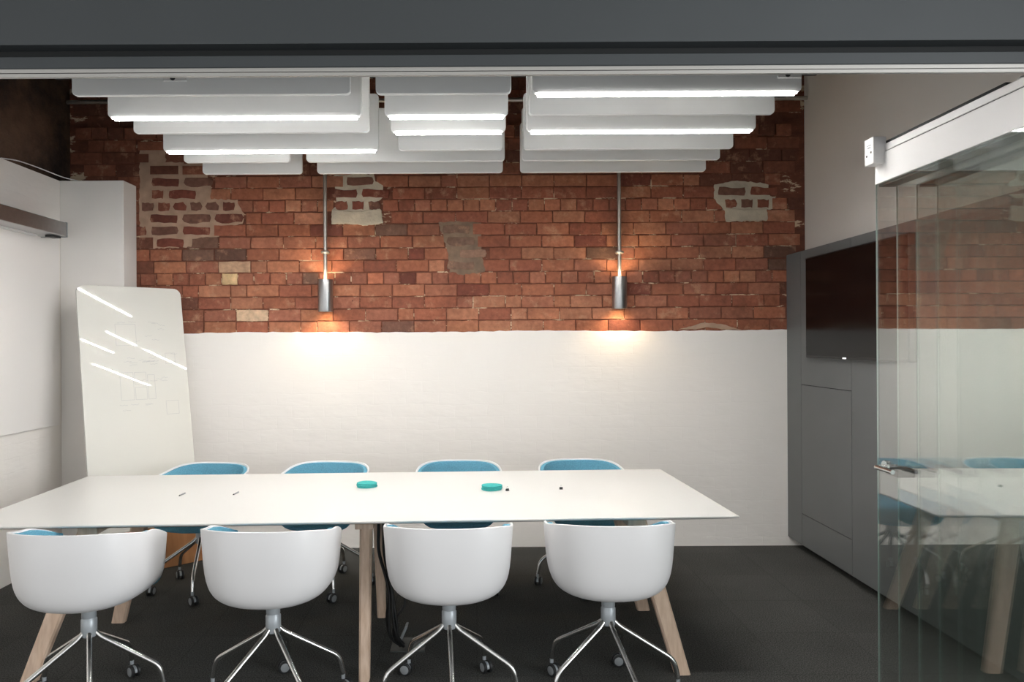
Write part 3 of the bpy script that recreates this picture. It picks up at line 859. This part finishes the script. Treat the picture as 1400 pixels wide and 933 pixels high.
def make_chair():
    t = empty('swivel_chair')
    link('shell', ME_SHELL, t); link('upholstery', ME_PAD, t)
    link('swivel_plate', ME_PLATE, t); link('column', ME_COL, t)
    for i in range(5):
        l = link('leg', ME_LEG, t); l.rotation_euler = (0,0,math.radians(72*i))
        f, ws, cs = CASTERS[i]
        c = link('caster', f, t); c.rotation_euler = (0,0,math.radians(72*i))
        for wme in ws: link('wheel', wme, c)
        for cme in cs: link('wheel_cap', cme, c)
    return t
proto = make_chair()
spots = [   # x, y, facing (deg, 0 = towards the brick wall), star angle of the base, lowered by, label
 (-1.705, 3.215, -2, 298, 0.0, 'white tub swivel chair turning its back, beside the table end by the screen wall'),
 (-0.905, 3.250, -3, 93, 0.0, 'white tub swivel chair turning its back, between the end leg and the middle leg'),
 (-0.125, 3.285, 0, 275, 0.0, 'white tub swivel chair turning its back, right beside the hanging black cables'),
 (0.595, 3.315, 0, 68, 0.0, 'white tub swivel chair turning its back, next to the glass partition'),
 (-1.80, 4.780, 172, 65, 0.044, 'blue padded swivel chair across the table, beside the leaning whiteboard'),
 (-1.00, 4.800, 175, 4, 0.044, 'blue padded swivel chair across the table, below the lamp by the cream patch'),
 (-0.115, 4.830, 180, 31, 0.044, 'blue padded swivel chair across the table, between the two wall lamps'),
 (0.705, 4.850, 183, 46, 0.044, 'blue padded swivel chair across the table, towards the television'),
]
for i, (x, y, fa, sa, low, lab) in enumerate(spots):
    c = proto if i == 0 else copy_tree(proto)
    c.location = (x, y, 0); c.rotation_euler = (0, 0, math.radians(fa))
    k = 0; kc = 0
    for ch_ in c.children:
        nm = ch_.name.split('.')[0]
        if nm in ('leg', 'caster'):
            j = k if nm == 'leg' else kc
            ch_.rotation_euler = (0, 0, math.radians(sa - fa + 72*j))
            if nm == 'leg': k += 1
            else: kc += 1
        elif low:
            ch_.location.z = -low
            if nm == 'column': ch_.location.z = -low*0.5
    tag(c, lab, 'chair', 'swivel chairs pushed up to the table' )

# ------------------------------------------------------------------ stacked glass partition leaves
def leaf(x0, yn, yf, label, handle, lock):
    t = empty('glass_partition_leaf', (x0, yn, 0.0)); tag(t, label, 'glass partition', 'stacked glass partition leaves')
    D = yf - yn; Wd = 0.098
    MB().box(0, Wd, 0, D, 2.268, 2.392).build('rail_cover', M['white_alu'], t, bevel=0.002, seg=1)
    MB().box(0.003, Wd-0.003, 0.003, D-0.002, 2.396, 2.426).build('top_rail', M['white_alu'], t, bevel=0.002, seg=1)
    MB().box(0.006, Wd-0.006, 0.004, D-0.01, 2.391, 2.397).build('rail_gap', M['gap'], t)
    MB().box(0.012, Wd-0.03, 0.10, D-0.012, 2.426, 2.440).build('brush_seal', M['fascia_dark'], t)
    MB().box(0.016, Wd-0.016, 0.002, D-0.002, 2.258, 2.268).build('rail_channel', M['rail_under'], t)
    for xa in (0.002, Wd-0.008):
        MB().box(xa, xa+0.006, 0.0, D-0.002, 0.012, 2.268).build('glass_pane', M['glass'], t)
        MB().box(xa, xa+0.006, D-0.0018, D-0.0008, 0.012, 2.268).build('pane_edge', M['glass_edge'], t)
    MB().box(0.0, Wd, 0.0, D, 0.0, 0.012).build('floor_seal', M['dark_steel'], t)
    for yy in (0.075, D-0.1):
        MB().lathe([(0.012, 2.426), (0.016, 2.430), (0.016, 2.444), (0.008, 2.450)], 14, (0.05, yy, 0)).build('trolley', M['white_alu'], t, smooth=True)
    if lock:
        b = MB().box(-0.045, 0.010, D-0.070, D, 2.345, 2.458).build('lock_case', M['white_alu'], t, bevel=0.003)
        for yy, zz in ((D-0.052, 2.395), (D-0.018, 2.385)):
            MB().lathe([(0.005, -0.0462), (0.005, -0.0448)], 10, (0, yy, zz), 'X').build('screw', M['black_plastic'], b)
        MB().box(-0.0456, -0.0448, D-0.052, D-0.020, 2.425, 2.429).box(-0.0456, -0.0448, D-0.048, D-0.024, 2.414, 2.420).build('label_strip', M['caster_grey'], b)
    if handle:
        for sx, xo in ((-1, 0.002), (1, Wd-0.002)):
            h = MB().tube(fillet([(xo, D-0.07, 1.065), (xo+sx*0.047, D-0.07, 1.065), (xo+sx*0.047, D-0.20, 1.065)], 0.015, 5), 0.0095, 12).build('lever_handle', M['chrome'], t, smooth=True)
            MB().lathe([(0.026, min(0, sx*0.009)), (0.026, max(0, sx*0.009))], 18, (xo, D-0.07, 1.065), 'X').build('rose', M['chrome'], h, smooth=True)
        MB().box(0.012, Wd-0.012, D-0.135, D-0.02, 1.03, 1.06).build('latch', M['black_plastic'], t, bevel=0.003)
    return t
leaf(1.725, 2.29, 3.15, 'front clear glass leaf with a lever handle and white top rail', True, True)
leaf(1.900, 2.29, 3.15, 'clear glass leaf stacked behind the leaf with the handle', False, False)
